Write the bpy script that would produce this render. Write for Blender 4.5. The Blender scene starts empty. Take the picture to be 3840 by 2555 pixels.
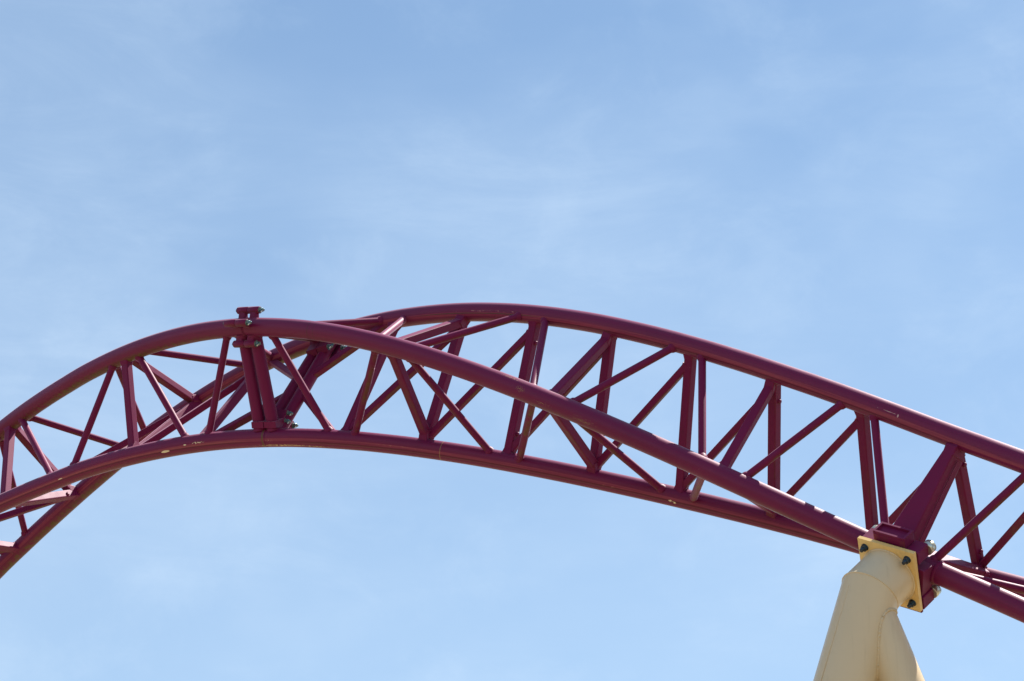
import bpy, math, random
from math import radians, sin, cos, pi
from mathutils import Vector, Matrix

# ------------------------------------------------------------------ camera, sky, sun, exposure
scene = bpy.context.scene
COL = scene.collection
PITCH = 25.0
cam_data = bpy.data.cameras.new('camera')
cam = bpy.data.objects.new('camera', cam_data)
COL.objects.link(cam)
cam.location = (0, 0, 1.7)
cam.rotation_euler = (radians(90 + PITCH), 0, 0)
cam_data.sensor_width = 36.0
cam_data.lens = 36.0 * 9000.0 / 3840.0
cam_data.clip_start = 0.1
cam_data.clip_end = 6000.0
scene.camera = cam

SUN_EL, SUN_AZ = 58.3, 35.0           # elevation; azimuth from +X towards +Y
sun_data = bpy.data.lights.new('sun', 'SUN')
sun_data.energy = 5.0
sun_data.angle = radians(0.53)
sun_data.color = (1.0, 0.95, 0.88)
sun = bpy.data.objects.new('sun', sun_data)
COL.objects.link(sun)
sun_dir = Vector((cos(radians(SUN_EL)) * cos(radians(SUN_AZ)), cos(radians(SUN_EL)) * sin(radians(SUN_AZ)), sin(radians(SUN_EL))))
sun.rotation_euler = sun_dir.to_track_quat('Z', 'Y').to_euler()
sun.location = (20, 10, 60)

world = bpy.data.worlds.new('World')
scene.world = world
world.use_nodes = True
wt = world.node_tree
wt.nodes.clear()
w_out = wt.nodes.new('ShaderNodeOutputWorld')
w_bg = wt.nodes.new('ShaderNodeBackground')
w_sky = wt.nodes.new('ShaderNodeTexSky')
w_sky.sky_type = 'NISHITA'
w_sky.sun_disc = False
w_sky.sun_elevation = radians(SUN_EL)
w_sky.sun_rotation = radians(90 - SUN_AZ)
w_sky.altitude = 100
w_sky.air_density = 1.0
w_sky.dust_density = 0.3
w_sky.ozone_density = 1.0
w_bg.inputs['Strength'].default_value = 0.062
# thin cirrus: a pale veil over the clear sky, broad soft banks times fine fibres, thicker low down
L = wt.links.new
w_tc = wt.nodes.new('ShaderNodeTexCoord')


def w_noise(rot, scale, nscale, detail, rough, dist):
    mp = wt.nodes.new('ShaderNodeMapping')
    mp.inputs['Rotation'].default_value = rot
    mp.inputs['Scale'].default_value = scale
    nz = wt.nodes.new('ShaderNodeTexNoise')
    nz.inputs['Scale'].default_value = nscale
    nz.inputs['Detail'].default_value = detail
    nz.inputs['Roughness'].default_value = rough
    nz.inputs['Distortion'].default_value = dist
    L(w_tc.outputs['Generated'], mp.inputs['Vector'])
    L(mp.outputs['Vector'], nz.inputs['Vector'])
    return nz.outputs['Fac']


def w_range(v, a, b, c, d):
    n = wt.nodes.new('ShaderNodeMapRange')
    n.interpolation_type = 'SMOOTHSTEP'
    for k, q in (('From Min', a), ('From Max', b), ('To Min', c), ('To Max', d)):
        n.inputs[k].default_value = q
    L(v, n.inputs['Value'])
    return n.outputs['Result']


def w_math(op, a, b):
    n = wt.nodes.new('ShaderNodeMath')
    n.operation = op
    n.use_clamp = True
    for k, q in enumerate((a, b)):
        if isinstance(q, float):
            n.inputs[k].default_value = q
        else:
            L(q, n.inputs[k])
    return n.outputs[0]


w_sep = wt.nodes.new('ShaderNodeSeparateXYZ')
L(w_tc.outputs['Generated'], w_sep.inputs[0])
w_banks = w_range(w_noise((0.0, 0.75, 0.5), (2.2, 2.0, 4.2), 2.4, 4.0, 0.5, 0.2), 0.34, 0.68, 0.0, 1.0)
w_fibre = w_range(w_noise((0.3, -0.55, 0.2), (3.0, 3.0, 13.0), 2.6, 12.0, 0.66, 0.5), 0.40, 0.72, 0.0, 1.0)
w_puffs = w_range(w_noise((0.0, 0.3, 1.0), (5.0, 5.0, 7.0), 3.5, 12.0, 0.62, 0.3), 0.46, 0.74, 0.0, 1.0)
w_low = w_range(w_sep.outputs['Z'], 0.28, 0.58, 0.42, 0.17)
w_veil = w_math('ADD', w_math('MULTIPLY', w_banks, 0.13), w_low)
w_veil = w_math('ADD', w_veil, w_math('MULTIPLY', w_math('MULTIPLY', w_fibre, w_banks), 0.12))
w_veil = w_math('ADD', w_veil, w_math('MULTIPLY', w_puffs, 0.10))
w_mix = wt.nodes.new('ShaderNodeMix')
w_mix.data_type = 'RGBA'
w_mix.inputs[7].default_value = (5.2, 6.5, 8.0, 1)
L(w_veil, w_mix.inputs[0])
w_grade = wt.nodes.new('ShaderNodeMix')
w_grade.data_type = 'RGBA'
w_grade.blend_type = 'MULTIPLY'
w_grade.inputs[0].default_value = 1.0
w_grade.inputs[7].default_value = (0.80, 1.02, 1.11, 1)
L(w_sky.outputs['Color'], w_grade.inputs[6])
L(w_grade.outputs[2], w_mix.inputs[6])
L(w_mix.outputs[2], w_bg.inputs['Color'])
L(w_bg.outputs['Background'], w_out.inputs['Surface'])

scene.view_settings.view_transform = 'Standard'
scene.view_settings.look = 'None'
scene.view_settings.exposure = 1.12
scene.view_settings.gamma = 1.0
scene.view_settings.use_curve_mapping = False
# ------------------------------------------------------------------ the three chords of the track, in metres
# knots every quarter of a frame bay, bay -9.5 to 9.5
KNOT0, KNOT_STEP = -9.5, 0.25
CHORD = {
    'A': [
        (-8.927, 29.217, 11.482), (-8.726, 29.098, 11.644), (-8.561, 29.054, 11.791), (-8.339, 28.874, 11.953), (-8.123, 28.699, 12.105),
        (-7.914, 28.53, 12.247), (-7.71, 28.365, 12.379), (-7.511, 28.205, 12.503), (-7.349, 28.12, 12.634), (-7.127, 27.901, 12.74),
        (-6.917, 27.699, 12.83), (-6.711, 27.502, 12.917), (-6.509, 27.31, 13.001), (-6.309, 27.122, 13.078), (-6.109, 26.931, 13.146),
        (-5.906, 26.732, 13.201), (-5.699, 26.526, 13.244), (-5.49, 26.315, 13.277), (-5.282, 26.106, 13.303), (-5.075, 25.899, 13.326),
        (-4.877, 25.708, 13.338), (-4.682, 25.524, 13.344), (-4.488, 25.346, 13.344), (-4.295, 25.173, 13.337), (-4.103, 25.006, 13.324),
        (-3.91, 24.843, 13.304), (-3.716, 24.684, 13.277), (-3.522, 24.529, 13.243), (-3.326, 24.379, 13.201), (-3.129, 24.232, 13.152),
        (-2.93, 24.089, 13.095), (-2.729, 23.95, 13.031), (-2.527, 23.815, 12.96), (-2.324, 23.684, 12.883), (-2.12, 23.557, 12.798),
        (-1.914, 23.434, 12.708), (-1.708, 23.315, 12.611), (-1.501, 23.2, 12.509), (-1.294, 23.088, 12.403), (-1.087, 22.98, 12.292),
        (-0.879, 22.876, 12.177), (-0.671, 22.775, 12.058), (-0.464, 22.677, 11.937), (-0.256, 22.582, 11.813), (-0.048, 22.49, 11.687),
        (0.159, 22.4, 11.559), (0.366, 22.312, 11.429), (0.574, 22.226, 11.299), (0.781, 22.142, 11.167), (0.987, 22.059, 11.034),
        (1.194, 21.978, 10.9), (1.401, 21.898, 10.766), (1.607, 21.819, 10.631), (1.813, 21.741, 10.496), (2.019, 21.664, 10.36),
        (2.224, 21.587, 10.224), (2.429, 21.511, 10.088), (2.635, 21.435, 9.951), (2.841, 21.357, 9.814), (3.047, 21.278, 9.676),
        (3.253, 21.196, 9.537), (3.458, 21.11, 9.399), (3.66, 21.018, 9.261), (3.859, 20.92, 9.124), (4.056, 20.82, 8.986),
        (4.253, 20.72, 8.848), (4.45, 20.619, 8.71), (4.648, 20.519, 8.57), (4.849, 20.415, 8.426), (5.017, 20.274, 8.29),
        (5.2, 20.158, 8.15), (5.384, 20.041, 8.008), (5.568, 19.923, 7.866), (5.754, 19.803, 7.722), (5.942, 19.68, 7.575),
        (6.09, 19.526, 7.43), (6.258, 19.394, 7.284),
    ],
    'B': [
        (-9.036, 28.152, 10.848), (-8.822, 28.066, 10.96), (-8.563, 27.984, 11.063), (-8.378, 27.882, 11.157), (-8.184, 27.776, 11.253),
        (-7.981, 27.666, 11.347), (-7.772, 27.554, 11.439), (-7.56, 27.44, 11.526), (-7.302, 27.334, 11.607), (-7.117, 27.21, 11.671),
        (-6.915, 27.08, 11.733), (-6.71, 26.95, 11.793), (-6.499, 26.82, 11.85), (-6.285, 26.69, 11.901), (-6.072, 26.558, 11.946),
        (-5.861, 26.424, 11.984), (-5.654, 26.288, 12.015), (-5.447, 26.15, 12.041), (-5.239, 26.011, 12.064), (-5.03, 25.871, 12.086),
        (-4.814, 25.735, 12.1), (-4.597, 25.603, 12.109), (-4.382, 25.476, 12.114), (-4.168, 25.354, 12.114), (-3.956, 25.238, 12.11),
        (-3.745, 25.126, 12.102), (-3.537, 25.018, 12.088), (-3.328, 24.916, 12.071), (-3.12, 24.817, 12.049), (-2.912, 24.722, 12.022),
        (-2.703, 24.63, 11.991), (-2.491, 24.54, 11.956), (-2.278, 24.453, 11.916), (-2.062, 24.369, 11.872), (-1.844, 24.286, 11.824),
        (-1.624, 24.204, 11.772), (-1.402, 24.125, 11.716), (-1.178, 24.047, 11.657), (-0.952, 23.97, 11.594), (-0.726, 23.895, 11.529),
        (-0.5, 23.822, 11.462), (-0.274, 23.749, 11.392), (-0.048, 23.678, 11.32), (0.177, 23.608, 11.246), (0.401, 23.538, 11.171),
        (0.625, 23.468, 11.094), (0.847, 23.399, 11.016), (1.07, 23.329, 10.936), (1.292, 23.258, 10.855), (1.515, 23.186, 10.772),
        (1.739, 23.113, 10.686), (1.964, 23.037, 10.599), (2.19, 22.958, 10.508), (2.419, 22.877, 10.415), (2.649, 22.793, 10.318),
        (2.881, 22.705, 10.218), (3.115, 22.614, 10.113), (3.349, 22.519, 10.005), (3.586, 22.412, 9.889), (3.823, 22.303, 9.772),
        (4.06, 22.189, 9.654), (4.294, 22.072, 9.537), (4.523, 21.953, 9.421), (4.747, 21.832, 9.307), (4.967, 21.706, 9.192),
        (5.187, 21.574, 9.075), (5.408, 21.436, 8.953), (5.629, 21.294, 8.83), (5.859, 21.127, 8.698), (6.036, 21.016, 8.606),
        (6.237, 20.863, 8.486), (6.437, 20.706, 8.36), (6.637, 20.541, 8.23), (6.839, 20.366, 8.094), (7.044, 20.176, 7.953),
        (7.203, 20.045, 7.855), (7.381, 19.872, 7.726),
    ],
    'C': [
        (-8.238, 29.423, 10.426), (-8.026, 29.363, 10.608), (-7.825, 29.312, 10.774), (-7.618, 29.216, 10.954), (-7.411, 29.116, 11.13),
        (-7.204, 29.013, 11.301), (-6.996, 28.905, 11.468), (-6.788, 28.794, 11.629), (-6.59, 28.697, 11.777), (-6.386, 28.552, 11.926),
        (-6.182, 28.403, 12.063), (-5.977, 28.254, 12.198), (-5.773, 28.103, 12.327), (-5.57, 27.949, 12.45), (-5.368, 27.789, 12.565),
        (-5.165, 27.622, 12.671), (-4.962, 27.449, 12.77), (-4.757, 27.27, 12.862), (-4.552, 27.089, 12.949), (-4.347, 26.907, 13.034),
        (-4.14, 26.726, 13.105), (-3.932, 26.545, 13.17), (-3.725, 26.364, 13.227), (-3.517, 26.185, 13.278), (-3.31, 26.008, 13.321),
        (-3.103, 25.832, 13.356), (-2.897, 25.659, 13.383), (-2.692, 25.487, 13.403), (-2.488, 25.318, 13.415), (-2.285, 25.151, 13.419),
        (-2.083, 24.987, 13.416), (-1.883, 24.826, 13.405), (-1.683, 24.667, 13.386), (-1.485, 24.511, 13.36), (-1.288, 24.357, 13.327),
        (-1.092, 24.206, 13.286), (-0.896, 24.057, 13.239), (-0.702, 23.91, 13.186), (-0.507, 23.765, 13.126), (-0.314, 23.622, 13.059),
        (-0.12, 23.481, 12.986), (0.074, 23.342, 12.908), (0.267, 23.204, 12.823), (0.461, 23.067, 12.733), (0.655, 22.932, 12.637),
        (0.85, 22.798, 12.537), (1.045, 22.666, 12.431), (1.24, 22.535, 12.32), (1.435, 22.405, 12.206), (1.631, 22.276, 12.087),
        (1.826, 22.149, 11.965), (2.021, 22.024, 11.841), (2.215, 21.901, 11.714), (2.408, 21.779, 11.586), (2.6, 21.659, 11.456),
        (2.792, 21.542, 11.326), (2.983, 21.426, 11.196), (3.173, 21.313, 11.065), (3.367, 21.202, 10.931), (3.562, 21.09, 10.794),
        (3.757, 20.976, 10.655), (3.95, 20.858, 10.514), (4.137, 20.733, 10.374), (4.318, 20.602, 10.235), (4.495, 20.47, 10.097),
        (4.673, 20.337, 9.957), (4.854, 20.207, 9.815), (5.038, 20.077, 9.671), (5.24, 19.945, 9.509), (5.353, 19.771, 9.376),
        (5.51, 19.627, 9.233), (5.671, 19.483, 9.088), (5.836, 19.34, 8.939), (6.008, 19.195, 8.782), (6.192, 19.046, 8.614),
        (6.281, 18.868, 8.468), (6.419, 18.714, 8.315),
    ],
}


def chord_point(c, k):
    """Catmull-Rom position on a chord at bay coordinate k."""
    pts = CHORD[c]
    t = (k - KNOT0) / KNOT_STEP
    t = min(max(t, 0.0), len(pts) - 1.0001)
    i = int(t)
    f = t - i
    p0 = Vector(pts[max(i - 1, 0)])
    p1 = Vector(pts[i])
    p2 = Vector(pts[i + 1])
    p3 = Vector(pts[min(i + 2, len(pts) - 1)])
    return 0.5 * ((2 * p1) + (p2 - p0) * f + (2 * p0 - 5 * p1 + 4 * p2 - p3) * f * f + (3 * p1 - p0 - 3 * p2 + p3) * f ** 3)


def chord_tangent(c, k):
    return (chord_point(c, k + 0.15) - chord_point(c, k - 0.15)).normalized()


def frame_at(k):
    """Track axes at bay k: tangent, outward normal of the spine chord A, and binormal."""
    t = (chord_tangent('A', k) + chord_tangent('B', k) + chord_tangent('C', k)).normalized()
    n = chord_point('A', k) - (chord_point('B', k) + chord_point('C', k)) / 2
    n = (n - t * n.dot(t)).normalized()
    return t, n, t.cross(n)


def shift_k(c, k, dist):
    """Bay coordinate reached by moving dist metres along chord c from bay k."""
    g = (chord_point(c, k + 0.2) - chord_point(c, k - 0.2)).length / 0.4
    return k + dist / g


# ------------------------------------------------------------------ materials
def new_mat(name):
    m = bpy.data.materials.new(name)
    m.use_nodes = True
    nt = m.node_tree
    return m, nt, nt.nodes['Principled BSDF']


def node(nt, typ, **kw):
    n = nt.nodes.new(typ)
    for k, v in kw.items():
        setattr(n, k, v)
    return n


def mathn(nt, op, a, b=None, c=None, clamp=False):
    n = nt.nodes.new('ShaderNodeMath')
    n.operation = op
    n.use_clamp = clamp
    for i, v in enumerate((a, b, c)):
        if v is None:
            continue
        if isinstance(v, (int, float)):
            n.inputs[i].default_value = v
        else:
            nt.links.new(v, n.inputs[i])
    return n.outputs[0]


def smooth(nt, v, lo, hi):
    n = nt.nodes.new('ShaderNodeMapRange')
    n.interpolation_type = 'SMOOTHSTEP'
    nt.links.new(v, n.inputs['Value'])
    n.inputs['From Min'].default_value = lo
    n.inputs['From Max'].default_value = hi
    return n.outputs['Result']


def noise(nt, vec, scale, detail=4, rough=0.55):
    n = nt.nodes.new('ShaderNodeTexNoise')
    n.inputs['Scale'].default_value = scale
    n.inputs['Detail'].default_value = detail
    n.inputs['Roughness'].default_value = rough
    if vec is not None:
        nt.links.new(vec, n.inputs['Vector'])
    return n.outputs['Fac']


def mixc(nt, fac, a, b):
    n = nt.nodes.new('ShaderNodeMix')
    n.data_type = 'RGBA'
    for i, v in ((0, fac), (6, a), (7, b)):
        if isinstance(v, tuple):
            n.inputs[i].default_value = (*v, 1)
        elif isinstance(v, (int, float)):
            n.inputs[i].default_value = v
        else:
            nt.links.new(v, n.inputs[i])
    return n.outputs[2]


MAROON = (0.124, 0.0034, 0.044)
MAROON_2 = (0.170, 0.0064, 0.060)
ALGAE = (0.105, 0.088, 0.016)
CHIP = (0.75, 0.62, 0.42)


def bump_to(nt, b, height, strength, dist):
    n = nt.nodes.new('ShaderNodeBump')
    n.inputs['Strength'].default_value = strength
    n.inputs['Distance'].default_value = dist
    nt.links.new(height, n.inputs['Height'])
    nt.links.new(n.outputs['Normal'], b.inputs['Normal'])


def paint_material(name, algae=0.0, chips=0.0):
    """Glossy maroon enamel with slight tone drift, grime, algae streaks and small chips."""
    m, nt, b = new_mat(name)
    tc = node(nt, 'ShaderNodeTexCoord')
    co = tc.outputs['Object']
    tone = noise(nt, co, 1.3, 3)
    col = mixc(nt, tone, MAROON, MAROON_2)
    grime = noise(nt, co, 9.0, 6, 0.65)
    col = mixc(nt, mathn(nt, 'MULTIPLY', smooth(nt, grime, 0.52, 0.8), 0.35), col, (0.090, 0.014, 0.026))
    if algae > 0:
        a = noise(nt, co, 5.0, 8, 0.7)
        geo = node(nt, 'ShaderNodeNewGeometry')
        sep = node(nt, 'ShaderNodeSeparateXYZ')
        nt.links.new(geo.outputs['Normal'], sep.inputs[0])
        under = smooth(nt, mathn(nt, 'MULTIPLY', sep.outputs['Z'], -1.0), 0.45, 0.95)
        f = mathn(nt, 'MULTIPLY', mathn(nt, 'MULTIPLY', smooth(nt, a, 0.40, 0.72), under), algae)
        col = mixc(nt, f, col, ALGAE)
    if chips > 0:
        c = noise(nt, co, 38.0, 3, 0.5)
        col = mixc(nt, mathn(nt, 'MULTIPLY', smooth(nt, c, 0.775, 0.79), chips), col, CHIP)
    nt.links.new(col, b.inputs['Base Color'])
    r = node(nt, 'ShaderNodeMapRange')
    nt.links.new(noise(nt, co, 6.0, 5, 0.6), r.inputs['Value'])
    r.inputs['To Min'].default_value = 0.44
    r.inputs['To Max'].default_value = 0.60
    nt.links.new(r.outputs['Result'], b.inputs['Roughness'])
    b.inputs['Specular IOR Level'].default_value = 0.18
    b.inputs['Sheen Weight'].default_value = 0.25
    b.inputs['Sheen Roughness'].default_value = 0.32
    b.inputs['Sheen Tint'].default_value = (1.0, 0.72, 0.86, 1)
    bump_to(nt, b, noise(nt, co, 160.0, 3, 0.6), 0.12, 0.004)
    return m


def rail_material(name, algae_ranges, spots, lines=(), rings=(), band=None):
    """Maroon enamel of a rail: UV u = metres along the rail, v = turn round it (0 top, .25 near side).
    spots: (u, v, half length, half height, noise scale, threshold, colour, streak)"""
    m, nt, b = new_mat(name)
    uv = node(nt, 'ShaderNodeUVMap')
    sep = node(nt, 'ShaderNodeSeparateXYZ')
    nt.links.new(uv.outputs['UV'], sep.inputs[0])
    U, V = sep.outputs['X'], sep.outputs['Y']
    tc = node(nt, 'ShaderNodeTexCoord')
    co = tc.outputs['Object']

    def uvvec(su, sv):
        c = node(nt, 'ShaderNodeCombineXYZ')
        nt.links.new(mathn(nt, 'MULTIPLY', U, su), c.inputs[0])
        nt.links.new(mathn(nt, 'MULTIPLY', V, sv), c.inputs[1])
        return c.outputs[0]
    tone = noise(nt, co, 1.1, 3)
    col = mixc(nt, tone, MAROON, MAROON_2)
    # wheel polish and run-off lines along the rail
    streak = noise(nt, uvvec(0.35, 60.0), 1.0, 4, 0.6)
    col = mixc(nt, mathn(nt, 'MULTIPLY', smooth(nt, streak, 0.5, 0.75), 0.40), col, (0.078, 0.003, 0.026))
    across = noise(nt, uvvec(30.0, 5.0), 1.0, 5, 0.65)
    col = mixc(nt, mathn(nt, 'MULTIPLY', smooth(nt, across, 0.55, 0.8), 0.35), col, (0.215, 0.020, 0.080))
    if band:
        bv = mathn(nt, 'MULTIPLY', smooth(nt, V, band[0], band[0] + 0.012), mathn(nt, 'SUBTRACT', 1.0, smooth(nt, V, band[1] - 0.012, band[1])))
        wear = noise(nt, uvvec(0.8, 30.0), 1.0, 5, 0.65)
        col = mixc(nt, mathn(nt, 'MULTIPLY', bv, smooth(nt, wear, 0.25, 0.65)), col, (0.250, 0.040, 0.075))
    for (u0, u1, amt) in algae_ranges:
        wv = noise(nt, uvvec(16.0, 7.0), 1.0, 7, 0.72)
        big = noise(nt, uvvec(1.6, 3.0), 1.0, 4, 0.6)
        under = mathn(nt, 'MULTIPLY', smooth(nt, V, 0.37, 0.47), mathn(nt, 'SUBTRACT', 1.0, smooth(nt, V, 0.66, 0.8)))
        rng = mathn(nt, 'MULTIPLY', smooth(nt, U, u0 - 0.5, u0 + 0.5), mathn(nt, 'SUBTRACT', 1.0, smooth(nt, U, u1 - 0.6, u1 + 0.6)))
        f = mathn(nt, 'MULTIPLY', mathn(nt, 'MULTIPLY', under, rng), mathn(nt, 'ADD', smooth(nt, wv, 0.35, 0.7), mathn(nt, 'MULTIPLY', smooth(nt, big, 0.4, 0.7), 0.5)), clamp=True)
        col = mixc(nt, mathn(nt, 'MULTIPLY', f, amt), col, ALGAE)
    for (u0, u1, v0, hv, colr, amt) in lines:
        wob = mathn(nt, 'MULTIPLY', mathn(nt, 'SUBTRACT', noise(nt, uvvec(3.0, 0.0), 1.0, 4, 0.6), 0.5), hv * 1.6)
        dv = mathn(nt, 'ABSOLUTE', mathn(nt, 'SUBTRACT', mathn(nt, 'ADD', V, wob), v0))
        f = mathn(nt, 'SUBTRACT', 1.0, smooth(nt, dv, hv * 0.4, hv))
        rng = mathn(nt, 'MULTIPLY', smooth(nt, U, u0 - 0.2, u0 + 0.3), mathn(nt, 'SUBTRACT', 1.0, smooth(nt, U, u1 - 0.3, u1 + 0.2)))
        col = mixc(nt, mathn(nt, 'MULTIPLY', mathn(nt, 'MULTIPLY', f, rng), amt), col, colr)
    for (u0, v0, hu, hv, sc, thr, colr, st) in spots:
        du = mathn(nt, 'DIVIDE', mathn(nt, 'SUBTRACT', U, u0), hu)
        dv = mathn(nt, 'DIVIDE', mathn(nt, 'SUBTRACT', V, v0), hv)
        d2 = mathn(nt, 'ADD', mathn(nt, 'MULTIPLY', du, du), mathn(nt, 'MULTIPLY', dv, dv))
        nz = noise(nt, uvvec(sc * (st if st > 1 else 1.0), sc * (1.0 if st > 1 else 1.0 / st) * 0.66), 1.0, 4, 0.6)
        val = mathn(nt, 'SUBTRACT', nz, mathn(nt, 'MULTIPLY', d2, 0.22))
        col = mixc(nt, smooth(nt, val, thr, thr + 0.035), col, colr)
    for (u0, hw, colr, amt) in rings:
        wob = mathn(nt, 'MULTIPLY', mathn(nt, 'SUBTRACT', noise(nt, uvvec(0.0, 14.0), 1.0, 4, 0.6), 0.5), hw * 2)
        du = mathn(nt, 'ABSOLUTE', mathn(nt, 'SUBTRACT', mathn(nt, 'ADD', U, wob), u0))
        f = mathn(nt, 'MULTIPLY', mathn(nt, 'SUBTRACT', 1.0, smooth(nt, du, hw * 0.5, hw)), amt)
        col = mixc(nt, f, col, colr)
    nt.links.new(col, b.inputs['Base Color'])
    r = node(nt, 'ShaderNodeMapRange')
    nt.links.new(mathn(nt, 'ADD', mathn(nt, 'MULTIPLY', streak, 0.5), mathn(nt, 'MULTIPLY', noise(nt, co, 5.0, 5, 0.6), 0.5)), r.inputs['Value'])
    r.inputs['From Min'].default_value = 0.3
    r.inputs['From Max'].default_value = 0.7
    r.inputs['To Min'].default_value = 0.34
    r.inputs['To Max'].default_value = 0.50
    nt.links.new(r.outputs['Result'], b.inputs['Roughness'])
    b.inputs['Specular IOR Level'].default_value = 0.27
    b.inputs['Sheen Weight'].default_value = 0.25
    b.inputs['Sheen Roughness'].default_value = 0.32
    b.inputs['Sheen Tint'].default_value = (1.0, 0.72, 0.86, 1)
    bump_to(nt, b, mathn(nt, 'ADD', noise(nt, co, 150.0, 3, 0.6), mathn(nt, 'MULTIPLY', noise(nt, uvvec(2.0, 40.0), 1.0, 3), 0.5)), 0.12, 0.004)
    return m


def cream_material(name, base, alt, dirt):
    m, nt, b = new_mat(name)
    tc = node(nt, 'ShaderNodeTexCoord')
    co = tc.outputs['Object']
    col = mixc(nt, noise(nt, co, 1.5, 5, 0.6), base, alt)
    streak = node(nt, 'ShaderNodeMapping')
    streak.inputs['Scale'].default_value = (14, 14, 0.8)
    nt.links.new(co, streak.inputs['Vector'])
    col = mixc(nt, mathn(nt, 'MULTIPLY', smooth(nt, noise(nt, streak.outputs[0], 1.0, 5, 0.6), 0.5, 0.8), dirt), col, (0.30, 0.22, 0.12))
    specks = noise(nt, co, 42.0, 2, 0.5)
    col = mixc(nt, smooth(nt, specks, 0.80, 0.82), col, (0.10, 0.06, 0.03))
    nt.links.new(col, b.inputs['Base Color'])
    b.inputs['Roughness'].default_value = 0.36
    b.inputs['Specular IOR Level'].default_value = 0.5
    bump_to(nt, b, noise(nt, co, 120.0, 3, 0.6), 0.10, 0.004)
    return m


def metal_material(name, base, rough, metallic, tint, amt):
    m, nt, b = new_mat(name)
    tc = node(nt, 'ShaderNodeTexCoord')
    col = mixc(nt, mathn(nt, 'MULTIPLY', smooth(nt, noise(nt, tc.outputs['Object'], 22.0, 4), 0.48, 0.62), amt), base, tint)
    nt.links.new(col, b.inputs['Base Color'])
    b.inputs['Roughness'].default_value = rough
    b.inputs['Metallic'].default_value = metallic
    return m


M_PAINT = paint_material('maroon_enamel', algae=0.55, chips=0.15)
M_BRACE = paint_material('maroon_enamel_brace', algae=0.8, chips=0.3)
M_WELD = paint_material('maroon_weld_bead', algae=0.2, chips=0.5)
M_COLUMN = cream_material('cream_enamel', (0.71, 0.555, 0.355), (0.65, 0.50, 0.31), 0.18)
M_PLATE = cream_material('weathered_cream_warm_bounce', (0.88, 0.60, 0.24), (0.76, 0.50, 0.18), 0.40)  # weathered cream plate; yellow of the warm bounce light put into its colour
M_NUT = metal_material('galvanised_steel', (0.20, 0.23, 0.20), 0.48, 0.55, (0.02, 0.13, 0.18), 0.8)
M_DARKNUT = metal_material('dark_oiled_steel', (0.035, 0.040, 0.046), 0.35, 0.4, (0.01, 0.09, 0.20), 0.5)
M_SPACER = metal_material('zinc_plated_steel', (0.62, 0.62, 0.52), 0.30, 0.85, (0.55, 0.45, 0.20), 0.5)
M_COTTER = metal_material('bright_split_pin', (0.80, 0.78, 0.66), 0.35, 0.3, (0.7, 0.6, 0.4), 0.3)
M_SEAM = metal_material('worn_paint_edge', (0.30, 0.21, 0.10), 0.6, 0.0, (0.05, 0.02, 0.02), 0.8)


# ------------------------------------------------------------------ mesh helpers
def empty(name, loc, label, cat, group=None):
    o = bpy.data.objects.new(name, None)
    o.empty_display_size = 0.3
    o.location = loc
    o['label'] = label
    o['category'] = cat
    if group:
        o['group'] = group
    COL.objects.link(o)
    return o


class Geo:
    """Collects faces; build() links them as one mesh object whose origin sits at org."""

    def __init__(self):
        self.v, self.f, self.s, self.uv = [], [], [], []

    def add(self, verts, faces, smooth_, uvs=None):
        o = len(self.v)
        self.v += [Vector(p) for p in verts]
        for i, fc in enumerate(faces):
            self.f.append([o + j for j in fc])
            self.s.append(smooth_[i] if isinstance(smooth_, list) else smooth_)
            self.uv.append(uvs[i] if uvs else None)

    def build(self, name, mat, parent=None):
        org = Vector((0, 0, 0))
        for p in self.v:
            org += p
        org /= len(self.v)
        me = bpy.data.meshes.new(name)
        me.from_pydata([p - org for p in self.v], [], self.f)
        me.polygons.foreach_set('use_smooth', self.s)
        if any(u is not None for u in self.uv):
            lay = me.uv_layers.new(name='UVMap')
            for poly, uv in zip(me.polygons, self.uv):
                for li, q in zip(poly.loop_indices, uv or [(0, 0)] * poly.loop_total):
                    lay.data[li].uv = q
        me.materials.append(mat)
        me.update()
        o = bpy.data.objects.new(name, me)
        COL.objects.link(o)
        if parent is not None:
            o.parent = parent
            o.location = org - world_loc(parent)
        else:
            o.location = org
        return o


def world_loc(o):
    p = o.location.copy()
    while o.parent is not None:
        o = o.parent
        p += o.location
    return p


def perp(d):
    a = Vector((0, 0, 1)) if abs(d.z) < 0.9 else Vector((1, 0, 0))
    x = d.cross(a).normalized()
    return x, x.cross(d).normalized()


def lathe(g, a, d, profile, seg=24, flat=False):
    """profile: list of (distance along d from a, radius); closed with end caps where radius > 0."""
    d = d.normalized()
    x, y = perp(d)
    verts, faces, sm = [], [], []
    n = len(profile)
    for (t, r) in profile:
        for j in range(seg):
            an = 2 * pi * (j + 0.5) / seg
            verts.append(a + d * t + (x * cos(an) + y * sin(an)) * max(r, 1e-5))
    for i in range(n - 1):
        for j in range(seg):
            k = (j + 1) % seg
            faces.append([i * seg + j, i * seg + k, (i + 1) * seg + k, (i + 1) * seg + j])
            sm.append(not flat)
    o = len(verts)
    for j in range(seg):            # separate cap rings keep the rim crisp
        verts.append(verts[j])
    faces.append([o + j for j in range(seg)][::-1])
    sm.append(False)
    o = len(verts)
    for j in range(seg):
        verts.append(verts[(n - 1) * seg + j])
    faces.append([o + j for j in range(seg)])
    sm.append(False)
    g.add(verts, [f[::-1] for f in faces], sm)


def cyl(g, a, b, r, seg=24):
    d = b - a
    lathe(g, a, d, [(0, r), (d.length, r)], seg)


def hexbar(g, a, d, r, h):
    c = min(0.12 * r, h * 0.2)
    lathe(g, a, d, [(0, r), (h - c, r), (h, r - c)], 6, flat=True)


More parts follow.
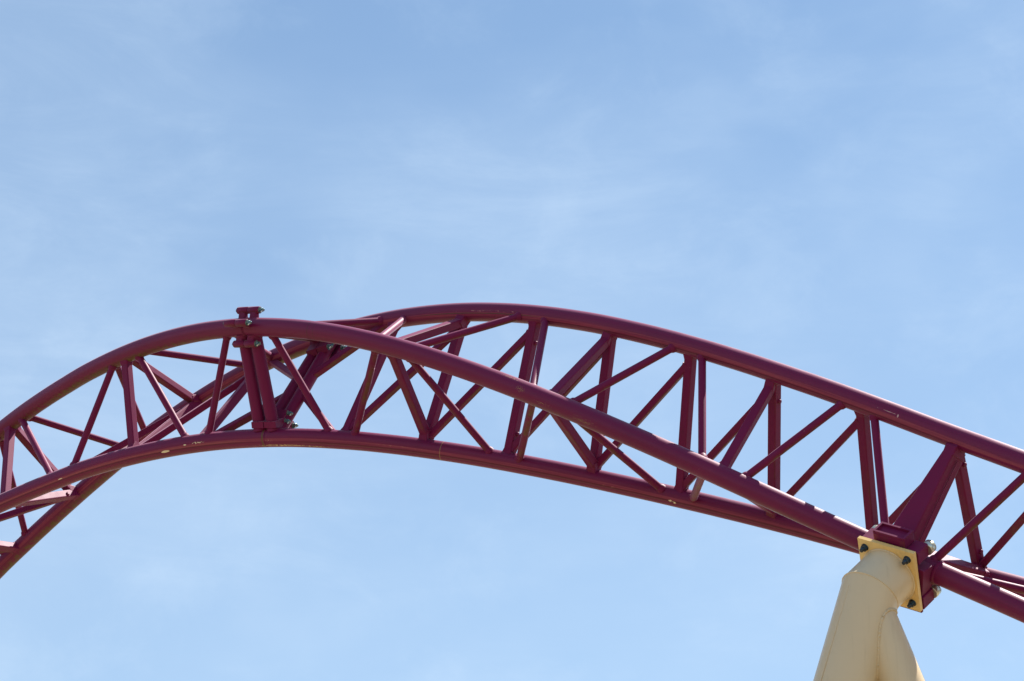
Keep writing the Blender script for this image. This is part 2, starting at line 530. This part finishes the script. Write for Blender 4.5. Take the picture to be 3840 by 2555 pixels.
def beam(g, a, b, wx, wy, hint, wx2=None, wy2=None, rnd=0.014):
    """Rectangular tube from a to b; side wx lies along hint (made square to the axis). Rounded corners."""
    d = (b - a).normalized()
    x = (hint - d * hint.dot(d)).normalized()
    y = d.cross(x)
    wx2 = wx if wx2 is None else wx2
    wy2 = wy if wy2 is None else wy2

    def ring(c, sx, sy):
        out = []
        for (qx, qy, a0) in ((1, 1, 0), (-1, 1, 90), (-1, -1, 180), (1, -1, 270)):
            cx, cy = qx * (sx / 2 - rnd), qy * (sy / 2 - rnd)
            for s in range(4):
                an = radians(a0 + 30 * s)
                out.append(c + x * (cx + rnd * cos(an)) + y * (cy + rnd * sin(an)))
        return out
    r1, r2 = ring(a, wx, wy), ring(b, wx2, wy2)
    n = len(r1)
    faces = [[j, (j + 1) % n, n + (j + 1) % n, n + j] for j in range(n)]
    faces.append(list(range(n))[::-1])
    faces.append(list(range(n, 2 * n)))
    g.add(r1 + r2, faces, False)


def box(g, c, ax, ay, az, sx, sy, sz, bev=0.006):
    """Chamfered box centred on c."""
    beam(g, c - az * (sz / 2), c + az * (sz / 2), sx, sy, ax, rnd=bev)


def rail_tube(g, c, k0, k1, r, step=0.0625, seg=40):
    n = int(round((k1 - k0) / step))
    ks = [k0 + (k1 - k0) * i / n for i in range(n + 1)]
    ring, us, verts = [], [], []
    u = 0.0
    prev = None
    for k in ks:
        p = chord_point(c, k)
        t = chord_tangent(c, k)
        upv = (Vector((0, 0, 1)) - t * t.z).normalized()
        side = t.cross(upv)
        us.append(rail_u(c, k))
        for j in range(seg):
            an = 2 * pi * j / seg
            verts.append(p + (upv * cos(an) + side * sin(an)) * r)
    faces, uvs, sm = [], [], []
    for i in range(n):
        for j in range(seg):
            q = (j + 1) % seg
            faces.append([i * seg + j, (i + 1) * seg + j, (i + 1) * seg + q, i * seg + q])
            v0, v1 = j / seg, (j + 1) / seg
            uvs.append([(us[i], v0), (us[i + 1], v0), (us[i + 1], v1), (us[i], v1)])
            sm.append(True)
    for (i, rev) in ((0, False), (n, True)):
        o = len(verts)
        for j in range(seg):
            verts.append(verts[i * seg + j])
        fc = [o + j for j in range(seg)]
        faces.append(fc[::-1] if rev else fc)
        uvs.append([(us[i], 0.0)] * seg)
        sm.append(False)
    g.add(verts, [f[::-1] for f in faces], sm, [q[::-1] for q in uvs])


_ulen = {}
for _c in 'ABC':
    acc, tab, last = 0.0, [], None
    for i in range(19 * 16 + 1):
        kk = -9.5 + i / 16
        p = chord_point(_c, kk)
        if last is not None:
            acc += (p - last).length
        tab.append(acc)
        last = p
    _ulen[_c] = tab


def rail_u(c, k):
    t = min(max((k + 9.5) * 16, 0), 19 * 16 - 0.001)
    i = int(t)
    return _ulen[c][i] + (_ulen[c][i + 1] - _ulen[c][i]) * (t - i)


# ------------------------------------------------------------------ ground
def build_ground():
    n, size = 96, 2600.0
    verts, faces = [], []
    rnd = random.Random(3)
    for i in range(n + 1):
        for j in range(n + 1):
            u, v = 2 * i / n - 1, 2 * j / n - 1
            x, y = size * u * abs(u) ** 1.5, size * v * abs(v) ** 1.5
            d = math.hypot(x, y)
            z = 0.0 if d < 60 else min(1.0, (d - 60) / 400) * 2.0 * (sin(x * 0.011) + cos(y * 0.013))
            verts.append((x, y, z))
    for i in range(n):
        for j in range(n):
            a = i * (n + 1) + j
            faces.append([a, a + n + 1, a + n + 2, a + 1])
    me = bpy.data.meshes.new('ground')
    me.from_pydata(verts, [], faces)
    me.polygons.foreach_set('use_smooth', [True] * len(faces))
    m, nt, b = new_mat('dry_grass_and_gravel')
    tc = node(nt, 'ShaderNodeTexCoord')
    co = tc.outputs['Object']
    big = noise(nt, co, 0.06, 5, 0.6)
    fine = noise(nt, co, 3.0, 8, 0.7)
    grass = mixc(nt, fine, (0.07, 0.068, 0.026), (0.13, 0.115, 0.05))
    gravel = mixc(nt, fine, (0.25, 0.18, 0.12), (0.36, 0.27, 0.18))
    nt.links.new(mixc(nt, smooth(nt, big, 0.40, 0.56), gravel, grass), b.inputs['Base Color'])
    b.inputs['Roughness'].default_value = 0.95
    bump_to(nt, b, fine, 0.6, 0.08)
    me.materials.append(m)
    o = bpy.data.objects.new('ground', me)
    COL.objects.link(o)
    o['kind'] = 'structure'


build_ground()

# ------------------------------------------------------------------ track sections
R_RAIL = 0.105
R_BRACE = 0.040
FR = 0.100            # square frame tie
K_JOINT = -2.0
NO_TIE = (-2, 6)      # bolted joint, support bracket


def u_(c, k):
    return rail_u(c, k)


YEL = (0.45, 0.34, 0.10)
RAIL_MAT = {
    'A': rail_material('maroon_spine_paint',
                       [(u_('A', -8.5), u_('A', -2.6), 0.9), (u_('A', -1.2), u_('A', 0.3), 0.35), (u_('A', 1.6), u_('A', 2.7), 0.4), (u_('A', 4.4), u_('A', 5.2), 0.35)],
                       [(u_('A', 1.55), 0.14, 0.22, 0.022, 60, 0.50, (0.50, 0.30, 0.16), 0.25),
                        (u_('A', 1.72), 0.27, 0.10, 0.085, 70, 0.555, YEL, 4.0),
                        (u_('A', 2.0), 0.36, 0.20, 0.05, 75, 0.58, (0.36, 0.30, 0.10), 3.0),
                        (u_('A', 2.48), 0.375, 0.26, 0.045, 75, 0.545, (0.40, 0.36, 0.12), 3.0),
                        (u_('A', 2.48), 0.33, 0.30, 0.045, 95, 0.60, CHIP, 2.0),
                        (u_('A', 0.2), 0.30, 0.5, 0.06, 80, 0.70, CHIP, 1.0),
                        (u_('A', 3.6), 0.33, 0.9, 0.05, 60, 0.66, (0.34, 0.16, 0.15), 3.0),
                        (u_('A', -5.0), 0.28, 1.0, 0.06, 70, 0.70, (0.30, 0.14, 0.13), 3.0)],
                       rings=[(u_('A', -1.05), 0.006, (0.06, 0.015, 0.02), 0.8), (u_('A', -0.97), 0.005, (0.06, 0.015, 0.02), 0.6)]),
    'B': rail_material('maroon_lower_rail_paint',
                       [(u_('B', -7.0), u_('B', -3.0), 0.25)],
                       [(u_('B', -3.42), 0.375, 0.058, 0.020, 3, 0.26, CHIP, 1.0),
                        (u_('B', -3.12), 0.315, 0.020, 0.012, 3, 0.26, CHIP, 1.0),
                        (u_('B', -2.93), 0.305, 0.13, 0.020, 55, 0.47, CHIP, 1.0),
                        (u_('B', -4.95), 0.345, 0.03, 0.007, 3, 0.26, CHIP, 0.5),
                        (u_('B', -1.75), 0.455, 0.42, 0.022, 26, 0.42, (0.52, 0.36, 0.18), 0.25),
                        (u_('B', -1.93), 0.36, 0.10, 0.06, 80, 0.60, CHIP, 3.0),
                        (u_('B', -1.30), 0.47, 0.20, 0.016, 30, 0.47, (0.50, 0.33, 0.16), 0.3),
                        (u_('B', 2.96), 0.385, 0.055, 0.030, 28, 0.44, CHIP, 0.6),
                        (u_('B', -0.2), 0.33, 0.55, 0.018, 22, 0.54, (0.30, 0.09, 0.10), 0.22),
                        (u_('B', 2.3), 0.365, 0.35, 0.016, 20, 0.52, (0.28, 0.08, 0.09), 0.22),
                        (u_('B', -4.2), 0.33, 0.8, 0.03, 60, 0.64, (0.42, 0.26, 0.20), 0.5)],
                       lines=[(u_('B', -7.5), u_('B', -2.2), 0.345, 0.006, (0.30, 0.10, 0.08), 0.75),
                              (u_('B', -7.5), u_('B', -2.2), 0.375, 0.010, (0.06, 0.012, 0.016), 0.8),
                              (u_('B', -1.6), u_('B', 5.5), 0.400, 0.005, (0.12, 0.08, 0.04), 0.8),
                              (u_('B', -1.6), u_('B', 5.5), 0.375, 0.014, (0.08, 0.010, 0.018), 0.7)],
                       band=(0.310, 0.372),
                       rings=[(u_('B', 0.24), 0.005, YEL, 0.38), (u_('B', -2.03), 0.016, (0.10, 0.07, 0.02), 0.7)]),
    'C': rail_material('maroon_upper_rail_paint',
                       [(u_('C', -9.0), u_('C', -1.7), 0.85), (u_('C', -0.6), u_('C', 1.2), 0.35)],
                       [(u_('C', 5.35), 0.27, 0.16, 0.006, 12, 0.40, (0.45, 0.26, 0.28), 0.3),
                        (u_('C', 5.45), 0.285, 0.010, 0.03, 9, 0.40, (0.50, 0.32, 0.33), 1.0),
                        (u_('C', 0.35), 0.285, 0.75, 0.016, 14, 0.50, (0.36, 0.13, 0.15), 0.2),
                        (u_('C', 6.3), 0.30, 0.45, 0.08, 60, 0.66, (0.30, 0.16, 0.18), 4.0)],
                       lines=[(u_('C', -0.6), u_('C', 1.1), 0.325, 0.010, (0.06, 0.045, 0.03), 0.9),
                              (u_('C', 1.1), u_('C', 6.0), 0.405, 0.005, (0.13, 0.08, 0.05), 0.8),
                              (u_('C', 1.1), u_('C', 6.0), 0.380, 0.013, (0.08, 0.010, 0.018), 0.7)],
                       band=(0.300, 0.378),
                       rings=[(u_('C', -3.96), 0.016, (0.05, 0.012, 0.02), 0.9)]),
}


def weld_flare(g, p, d, r, rr):
    """Weld bead where a tube (direction d away from rail axis point p, radius r) leaves a rail of radius rr."""
    lathe(g, p, d, [(rr * 0.80, r * 1.36), (rr + 0.002, r * 1.28), (rr + 0.013, r * 1.12), (rr + 0.022, r * 1.01)], 20)


def brace(parent, ca, ka, cb, kb, r=R_BRACE):
    a, b = chord_point(ca, ka), chord_point(cb, kb)
    d = (b - a).normalized()
    g = Geo()
    cyl(g, a + d * 0.05, b - d * 0.05, r, 24)
    o = g.build('diagonal_brace', M_BRACE, parent)
    w = Geo()
    weld_flare(w, a, d, r, R_RAIL / max(0.45, d.cross(chord_tangent(ca, ka)).length))
    w.build('weld_collar', M_WELD, o)
    w = Geo()
    weld_flare(w, b, -d, r, R_RAIL / max(0.45, d.cross(chord_tangent(cb, kb)).length))
    w.build('weld_collar', M_WELD, o)
    return o


def square_weld(parent, p, d, hint, s):
    g = Geo()
    beam(g, p + d * (R_RAIL * 0.75), p + d * (R_RAIL + 0.030), s * 1.28, s * 1.28, hint, s * 1.04, s * 1.04, rnd=0.016)
    return g.build('weld_collar', M_WELD, parent)


def gusset_dir(c, k):
    p = chord_point(c, k)
    t, n, bn = frame_at(k)
    d = (chord_point('A', k) + chord_point('B', k) + chord_point('C', k)) / 3 - p
    return (d - t * d.dot(t)).normalized()


def frame_tie(parent, ca, ka, cb, kb, s, hint, plugs=False, name='frame_tie', to_gusset=False):
    a, b = chord_point(ca, ka), chord_point(cb, kb)
    if to_gusset:
        b = b + gusset_dir(cb, kb) * 0.165
    d = (b - a).normalized()
    g = Geo()
    beam(g, a + d * 0.05, b + d * 0.02 if to_gusset else b - d * 0.05, s, s, hint)
    o = g.build(name, M_PAINT, parent)
    square_weld(o, a, d, hint, s)
    if not to_gusset:
        square_weld(o, b, -d, hint, s)
    if plugs:
        t = (hint - d * hint.dot(d)).normalized()
        side = d.cross(t)
        for q in (a.lerp(b, 0.19), a.lerp(b, 0.81)):
            g = Geo()
            lathe(g, q + t * (s / 2 - 0.004) + side * 0.012, t, [(0, 0.024), (0.017, 0.024), (0.022, 0.017)], 18)
            g.build('plug', M_PAINT, o)
    return o


def lattice_strut(parent, k, hint):
    """Diagonal from the foot of one frame tie to just below the head of the next one."""
    b0, c0 = chord_point('B', k), chord_point('C', k)
    b1, c1 = chord_point('B', k + 1), chord_point('C', k + 1)
    a = b0 + (c0 - b0).normalized() * 0.10
    e = c1 + (b1 - c1).normalized() * 0.165
    d = (e - a).normalized()
    g = Geo()
    beam(g, a, e, 0.076, 0.078, hint)
    o = g.build('lattice_strut', M_BRACE, parent)
    for q, s in ((a, d), (e, -d)):
        g = Geo()
        beam(g, q + s * 0.045, q + s * 0.072, 0.090, 0.092, hint, 0.079, 0.081, rnd=0.012)
        g.build('weld_collar', M_WELD, o)
    return o


def gusset(parent, c, k):
    """Short stub plate on a rail where the two ties of a main frame meet."""
    p = chord_point(c, k)
    t, n, bn = frame_at(k)
    d = gusset_dir(c, k)
    g = Geo()
    beam(g, p + d * 0.07, p + d * 0.20, 0.112, 0.100, t, 0.104, 0.086, rnd=0.012)
    return g.build('gusset', M_PAINT, parent)


def bolt(parent, p, d, r=0.025, mat=M_NUT, pin=True, h=0.034, stud=0.028):
    """Hex nut on its stud, seen at the end of a joint sleeve; the split pin is part of it."""
    g = Geo()
    lathe(g, p, d, [(0, r * 1.30), (0.006, r * 1.30)], 20)
    hexbar(g, p + d * 0.006, d, r, h)
    lathe(g, p + d * (h * 0.9), d, [(0, r * 0.55), (stud, r * 0.55), (stud + 0.004, r * 0.40)], 16)
    o = g.build('bolt', mat, parent)
    if pin:
        x, y = perp(d)
        q = p + d * (h + stud * 0.35)
        e = (-Vector((0, 0, 1)) * 0.6 - x * 0.5 if x.x > 0 else -Vector((0, 0, 1)) * 0.6 + x * 0.5)
        g = Geo()
        cyl(g, q - e * 0.03, q + e * 0.062, 0.0055, 8)
        g.build('split_pin', M_COTTER, o)
    return o


def end_bolt(parent, p, d, r=0.028):
    """Bolt head at the other end of a joint sleeve."""
    g = Geo()
    hexbar(g, p, d, r, 0.024)
    return g.build('bolt', M_NUT, parent)


def spine_joint(parent, sgn):
    """Four bolt sleeves round the spine chord, this section's half (sgn -1 = left, +1 = right of the joint)."""
    p = chord_point('A', K_JOINT)
    t, n, bn = frame_at(K_JOINT)
    t = chord_tangent('A', K_JOINT)
    up = (Vector((0, 0, 1)) - t * t.z).normalized()
    side = t.cross(up)
    for an in (14, 96, 186, 304):
        d = up * cos(radians(an)) + side * sin(radians(an))
        c = p + d * 0.190
        g = Geo()
        a0, a1 = 0.003 * sgn, 0.165 * sgn
        lo, hi = sorted((a0, a1))
        lathe(g, c + t * lo, t, [(0, 0.036), (0.006, 0.041), (hi - lo - 0.006, 0.041), (hi - lo, 0.036)], 24)
        o = g.build('joint_sleeve', M_PAINT, parent)
        g = Geo()
        beam(g, p + d * 0.07 + t * (0.085 * sgn), c - d * 0.018 + t * (0.085 * sgn), 0.115, 0.066, t, 0.100, 0.062, rnd=0.02)
        g.build('sleeve_lug', M_WELD, o)
        if sgn > 0:
            bolt(o, c + t * a1, t, 0.026)
        else:
            end_bolt(o, c + t * a1, -t, 0.022)
    # worn joint ring on the chord
    g = Geo()
    lathe(g, p + t * (0.003 * sgn) - t * (0.0 if sgn > 0 else 0.012), t, [(0, R_RAIL + 0.004), (0.012, R_RAIL + 0.004)], 40)
    g.build('joint_ring', M_WELD, parent)


def rail_joint(parent, c, sgn):
    """Corner plate and ear with nuts where the twin posts reach a running rail."""
    p = chord_point(c, K_JOINT)
    t = chord_tangent(c, K_JOINT)
    other = 'C' if c == 'B' else 'B'
    dA = chord_point('A', K_JOINT) - p
    dA = (dA - t * dA.dot(t)).normalized()
    dO = chord_point(other, K_JOINT) - p
    dO = (dO - t * dO.dot(t)).normalized()
    w = (dO - dA * dO.dot(dA)).normalized()       # inward, square to the spine post
    th = 0.150
    off = t * (0.005 * sgn if sgn > 0 else -0.005 - th)
    # block that clasps the spine post and carries two bolts on its inner end
    pts = [p + w * a + dA * h for a, h in ((-0.088, 0.120), (-0.092, 0.190), (0.095, 0.205), (0.180, 0.290), (0.250, 0.260), (0.150, 0.115))]
    if t.dot(w.cross(dA)) < 0:
        pts.reverse()
    g = Geo()
    n = len(pts)
    vs = [q + off for q in pts] + [q + off + t * th for q in pts]
    fs = [[j, (j + 1) % n, n + (j + 1) % n, n + j] for j in range(n)] + [list(range(n))[::-1], list(range(n, 2 * n))]
    g.add(vs, fs, False)
    o = g.build('joint_block', M_PAINT, parent)
    if sgn > 0:
        for q in (p + w * 0.195 + dA * 0.245, p + w * 0.130 + dA * 0.165):
            bolt(o, q + off + t * th, t, 0.027)
    # outer block beyond the post that links the two running rails
    x = (dO * 1.0 - dA * 0.15).normalized()
    q0 = p + dO * 0.215 - (dA - dO * dA.dot(dO)).normalized() * 0.115
    g = Geo()
    box(g, q0 + off + t * th / 2, dO, t.cross(dO), t, 0.23, 0.080, th, bev=0.018)
    o = g.build('joint_block', M_PAINT, parent)
    if sgn > 0:
        for e in (-0.06, 0.07):
            bolt(o, q0 + dO * e + off + t * th, t, 0.027)


def twin_post(parent, ca, cb, sgn, r=0.070):
    off = 0.088 * sgn
    ka, kb = shift_k(ca, K_JOINT, off), shift_k(cb, K_JOINT, off)
    a, b = chord_point(ca, ka), chord_point(cb, kb)
    d = (b - a).normalized()
    g = Geo()
    cyl(g, a + d * 0.06, b - d * 0.06, r, 32)
    o = g.build('joint_post', M_PAINT, parent)
    for q, e in ((a, d), (b, -d)):
        w = Geo()
        lathe(w, q, e, [(R_RAIL * 0.80, r * 1.22), (R_RAIL + 0.006, r * 1.16), (R_RAIL + 0.03, r * 1.01)], 28)
        w.build('weld_collar', M_WELD, o)
    return a, b


def bolted_joint(parent, sgn):
    spine_joint(parent, sgn)
    twin_post(parent, 'A', 'B', sgn)
    twin_post(parent, 'A', 'C', sgn)
    b, c = twin_post(parent, 'B', 'C', sgn)
    rail_joint(parent, 'B', sgn)
    rail_joint(parent, 'C', sgn)
    mid = b.lerp(c, 0.5)
    t, n, bn = frame_at(K_JOINT)
    k2 = K_JOINT + sgn
    for ch, e in (('B', -0.12), ('C', 0.12)):
        end = chord_point(ch, k2 - sgn * 0.07)
        st = mid + (c - b).normalized() * e
        d = (end - st).normalized()
        g = Geo()
        beam(g, st + d * 0.02, end - d * 0.05, 0.082, 0.080, t)
        o = g.build('joint_strut', M_BRACE, parent)
        square_weld(o, end, -d, t, 0.080)


def build_section(name, loc, label, k0, k1, sgn):
    root = empty(name, loc, label, 'coaster track', 'bolted sections of coaster track')
    jk = shift_k('A', K_JOINT, 0.0)
    for c in 'ABC':
        g = Geo()
        e0 = k0 if sgn < 0 else shift_k(c, K_JOINT, 0.0025)
        e1 = k1 if sgn > 0 else shift_k(c, K_JOINT, -0.0025)
        rail_tube(g, c, e0, e1, R_RAIL)
        g.build({'A': 'spine_tube', 'B': 'rail', 'C': 'rail'}[c], RAIL_MAT[c], root)
    ks = range(-9, -2) if sgn < 0 else range(-1, 10)
    for k in ks:
        t, n, bn = frame_at(k)
        frame_tie(root, 'B', k, 'C', k, FR, t * cos(radians(8)) + n * sin(radians(8)), plugs=k in (1, 4, 6, -6))
        if k % 2 == 0:
            if k not in NO_TIE:
                frame_tie(root, 'A', k, 'B', k, FR - 0.003, t, to_gusset=True)
                frame_tie(root, 'A', k, 'C', k, FR - 0.006, t, to_gusset=True)
            gusset(root, 'B', k)
            gusset(root, 'C', k)
        if k + 1 <= 9 and k != -3 and not (sgn < 0 and k + 1 >= -2):
            lattice_strut(root, k, t)
    for k in range(-8, 9, 2):
        for s in (-1, 1):
            q = k + s
            if sgn < 0 and not (-9 <= q <= -3):
                continue
            if sgn > 0 and not (-1 <= q <= 9):
                continue
            if k == -2 and s != sgn:
                continue
            da = 0.17 if k != -2 else 0.30
            brace(root, 'A', k + s * da, 'B', q - s * 0.13)
            brace(root, 'A', k + s * (da + 0.03), 'C', q - s * 0.13)
    bolted_joint(root, sgn)
    return root


left = build_section('track_section', Vector(chord_point('A', -6)), 'left maroon three-tube track section climbing from the lower left to the bolted joint', -9.5, -2, -1)
right = build_section('track_section', Vector(chord_point('A', 2)), 'long right maroon three-tube track section from the bolted joint down to the cream support column', -2, 9.5, 1)

# ------------------------------------------------------------------ bracket of the right section at the support column
K_SUP = 6.0
T6, N6, B6 = frame_at(K_SUP)
A6 = chord_point('A', K_SUP)
U6 = (chord_tangent('A', K_SUP)).normalized()
N6 = (N6 - U6 * N6.dot(U6)).normalized()
V6 = U6.cross(N6)
if V6.z > 0:
    V6 = -V6                                  # V6 points down the plate
PLATE = 0.65
TRACK_U = U6.copy()
_ca, _sa = cos(radians(9)), sin(radians(9))
U6, V6 = U6 * _ca - V6 * _sa, V6 * _ca + U6 * _sa
D_FACE = 0.265                                # bracket face in front of the spine axis
PC = A6 + N6 * (D_FACE + 0.020) - V6 * 0.022               # centre of the cream plate


def build_bracket(root):
    g = Geo()
    # saddle box behind the plate; its upper end is capped a little below the rim
    c = A6 + N6 * (D_FACE - 0.022 - 0.085)
    hw, hd = 0.34, 0.165
    top, bot = c - V6 * (PLATE / 2 + 0.075), c + V6 * (PLATE / 2 - 0.02)
    beam(g, top, bot, hw, hd, U6, rnd=0.012)
    o = g.build('saddle_box', M_PAINT, root)
    g = Geo()
    rim = 0.022
    for s in (-1, 1):
        box(g, top - V6 * 0.012 + U6 * (s * (hw / 2 - rim / 2)), U6, N6, V6, rim, hd - 0.006, 0.03, bev=0.004)
        box(g, top - V6 * 0.0115 + N6 * (s * (hd / 2 - rim / 2 - 0.003)), U6, N6, V6, hw - 2 * rim - 0.002, rim, 0.03, bev=0.004)
    g.build('saddle_rim', M_WELD, o)
    g = Geo()
    box(g, A6 + N6 * (D_FACE - 0.011) + V6 * 0.024, U6, V6, N6, PLATE - 0.07, PLATE - 0.01, 0.022, bev=0.008)
    g.build('bracket_plate', M_PAINT, root)
    for su in (-1, 1):
        for sv in (-1, 1):
            q = A6 + U6 * (su * 0.242) + V6 * (sv * 0.242) + N6 * (D_FACE - 0.022)
            g = Geo()
            box(g, q - N6 * 0.085 + U6 * (su * -0.004) + V6 * (sv * 0.006), U6, V6, N6, 0.135, 0.135, 0.170, bev=0.012)
            o = g.build('bolt_block', M_PAINT, root)
            g = Geo()
            lathe(g, q - N6 * 0.170 + U6 * (su * 0.040), -N6, [(0, 0.058), (0.004, 0.062), (0.074, 0.062), (0.080, 0.055)], 28)
            g.build('spacer', M_SPACER, o)
    for s in (-1, 1):
        q = A6 + TRACK_U * (s * 0.33)
        g = Geo()
        lathe(g, q - TRACK_U * 0.02, TRACK_U, [(0, R_RAIL + 0.002), (0.006, R_RAIL + 0.010), (0.034, R_RAIL + 0.010), (0.04, R_RAIL + 0.002)], 36)
        o = g.build('spine_collar', M_PAINT, root)
        g = Geo()
        beam(g, A6 + TRACK_U * (s * 0.26) + N6 * 0.05, A6 + TRACK_U * (s * 0.26) + N6 * (D_FACE - 0.03), 0.11, 0.24, TRACK_U, 0.11, 0.34, rnd=0.01)
        g.build('saddle_web', M_PAINT, o)
    # tapered box arms from the bracket to both running rails
    for ch in 'BC':
        e = chord_point(ch, K_SUP)
        d = (e - A6).normalized()
        g = Geo()
        e = e + TRACK_U * 0.075
        d = (e - A6).normalized()
        beam(g, A6 + d * 0.02 - TRACK_U * 0.11, e - d * 0.10, 0.295, 0.230, TRACK_U * 0.94 + N6 * 0.34, 0.110, 0.200, rnd=0.014)
        o = g.build('tapered_arm', M_PAINT, root)
        g = Geo()
        beam(g, e - d * 0.19, e - d * 0.075 - TRACK_U * 0.02, 0.126, 0.204, TRACK_U * 0.94 + N6 * 0.34, 0.140, 0.150, rnd=0.012)
        g.build('arm_shoe', M_WELD, o)
        x = TRACK_U * 0.94 + N6 * 0.34
        x = (x - d * x.dot(d)).normalized()
        g = Geo()
        for s in (-1, 1):
            cyl(g, A6 + d * 0.14 - TRACK_U * 0.095 + x * (0.148 * s), e - d * 0.205 + x * (0.064 * s), 0.005, 8)
        g.build('weld_seam', M_WELD, o)


build_bracket(right)

# ------------------------------------------------------------------ cream support column
def pipe_between(g, a, b, r, cut_a=None, cut_b=None, seg=56):
    """Pipe from a to b; ends cut by planes through a / b with the given normals (mitres)."""
    d = (b - a).normalized()
    x, y = perp(d)
    r0, r1 = [], []
    for j in range(seg):
        an = 2 * pi * j / seg
        o = (x * cos(an) + y * sin(an)) * r
        na, nb = cut_a or d, cut_b or d
        r0.append(a + o - d * (o.dot(na) / d.dot(na)))
        r1.append(b + o - d * (o.dot(nb) / d.dot(nb)))
    faces = [[j, (j + 1) % seg, seg + (j + 1) % seg, seg + j][::-1] for j in range(seg)]
    g.add(r0 + r1, faces, True)
    g.add(r0, [list(range(seg))], False)
    g.add(r1, [list(range(seg))[::-1]], False)
    return r0, r1


def ring_bead(g, loop, r, seg=8, rough=0.0, closed=True):
    """Weld bead swept along a closed loop of points."""
    n = len(loop)
    rnd = random.Random(5)
    verts = []
    for i in range(n):
        t = (loop[(i + 1) % n] - loop[i - 1]) if closed or 0 < i < n - 1 else (loop[min(i + 1, n - 1)] - loop[max(i - 1, 0)])
        t.normalize()
        x, y = perp(t)
        rr = r * (1 + rough * rnd.uniform(-1, 1))
        for j in range(seg):
            an = 2 * pi * j / seg
            verts.append(loop[i] + (x * cos(an) + y * sin(an)) * rr)
    faces = []
    for i in range(n if closed else n - 1):
        for j in range(seg):
            q, w = (j + 1) % seg, (i + 1) % n
            faces.append([i * seg + j, i * seg + q, w * seg + q, w * seg + j])
    g.add(verts, faces, True)


def build_support():
    R1, R2 = 0.271, 0.203
    J = PC + N6 * 0.335                       # mitre between stub and leg
    lean = Vector((-0.332, 0.0, -1.0)).normalized()
    foot = J + lean * ((J.z - 0.0) / -lean.z)
    root = empty('support_column', Vector((J.x, J.y, 0)), 'cream tubular support column with a bent top and two splayed legs under the maroon track', 'support column')
    root['kind'] = 'thing'
    g = Geo()
    box(g, PC, U6, V6, N6, PLATE - 0.045, PLATE, 0.038, bev=0.006)
    pl = g.build('mounting_plate', M_PLATE, root)
    for su in (-1, 1):
        for sv in (-1, 1):
            q = PC + U6 * (su * 0.228) + V6 * (sv * 0.242) + N6 * 0.019
            g = Geo()
            lathe(g, q, N6, [(0, 0.037), (0.006, 0.037), (0.008, 0.034)], 24)
            hexbar(g, q + N6 * 0.008, N6, 0.033, 0.030)
            lathe(g, q + N6 * 0.036, N6, [(0, 0.019), (0.032, 0.019), (0.037, 0.014)], 18)
            g.build('bolt', M_DARKNUT, pl)
    mit = (lean - (-N6)).normalized() if False else (lean + N6).normalized()
    g = Geo()
    _, loop = pipe_between(g, PC + N6 * 0.005, J, R1, None, mit)
    el = g.build('elbow', M_COLUMN, root)
    g = Geo()
    ring_bead(g, loop, 0.007, rough=0.25)
    g.build('weld_seam', M_COLUMN, el)
    x, y = perp(N6)
    g = Geo()
    base = [PC + N6 * 0.026 + (x * cos(2 * pi * j / 48) + y * sin(2 * pi * j / 48)) * (R1 + 0.003) for j in range(48)]
    ring_bead(g, base, 0.010, rough=0.25)
    g.build('weld_seam', M_COLUMN, el)
    g = Geo()
    pipe_between(g, J, foot + Vector((0, 0, 0.06)), R1, mit, Vector((0, 0, 1)))
    leg = g.build('leg', M_COLUMN, root)
    # longitudinal mill seam on the leg
    x, y = perp(lean)
    view = Vector((-0.78, -0.62, 0.0))
    s = (view - lean * view.dot(lean)).normalized()
    g = Geo()
    cyl(g, J + s * (R1 - 0.002) + lean * 0.05, foot + s * (R1 - 0.002) + Vector((0, 0, 0.3)), 0.006, 8)
    g.build('mill_seam', M_COLUMN, leg)
    # second leg
    start = J + lean * 0.07 + Vector((-0.02, -0.02, 0))
    l2 = Vector((0.335, 0.0, -1.0)).normalized()
    foot2 = start + l2 * (start.z / -l2.z)
    g = Geo()
    pipe_between(g, start, foot2 + Vector((0, 0, 0.06)), R2, None, Vector((0, 0, 1)))
    leg2 = g.build('leg', M_COLUMN, root)
    # weld bead on the intersection curve of the two legs
    x2, y2 = perp(l2)
    loop = []
    for j in range(360):
        an = 2 * pi * j / 360
        o = (x2 * cos(an) + y2 * sin(an)) * R2
        # solve |(start + o + l2 t) - axis| = R1 for the larger t
        w0 = start + o - J
        a_ = l2 - lean * l2.dot(lean)
        c_ = w0 - lean * w0.dot(lean)
        A_, B_, C_ = a_.dot(a_), 2 * a_.dot(c_), c_.dot(c_) - R1 * R1
        disc = B_ * B_ - 4 * A_ * C_
        if disc < 0:
            continue
        tt = (-B_ + math.sqrt(disc)) / (2 * A_)
        loop.append(start + o + l2 * tt)
    g = Geo()
    ring_bead(g, loop, 0.013, rough=0.35)
    g.build('weld_seam', M_COLUMN, leg2)
    for f, l in ((foot, leg), (foot2, leg2)):
        g = Geo()
        box(g, Vector((f.x, f.y, 0.05)), Vector((1, 0, 0)), Vector((0, 1, 0)), Vector((0, 0, 1)), 0.95, 0.95, 0.06, bev=0.008)
        bp = g.build('base_plate', M_COLUMN, l)


build_support()
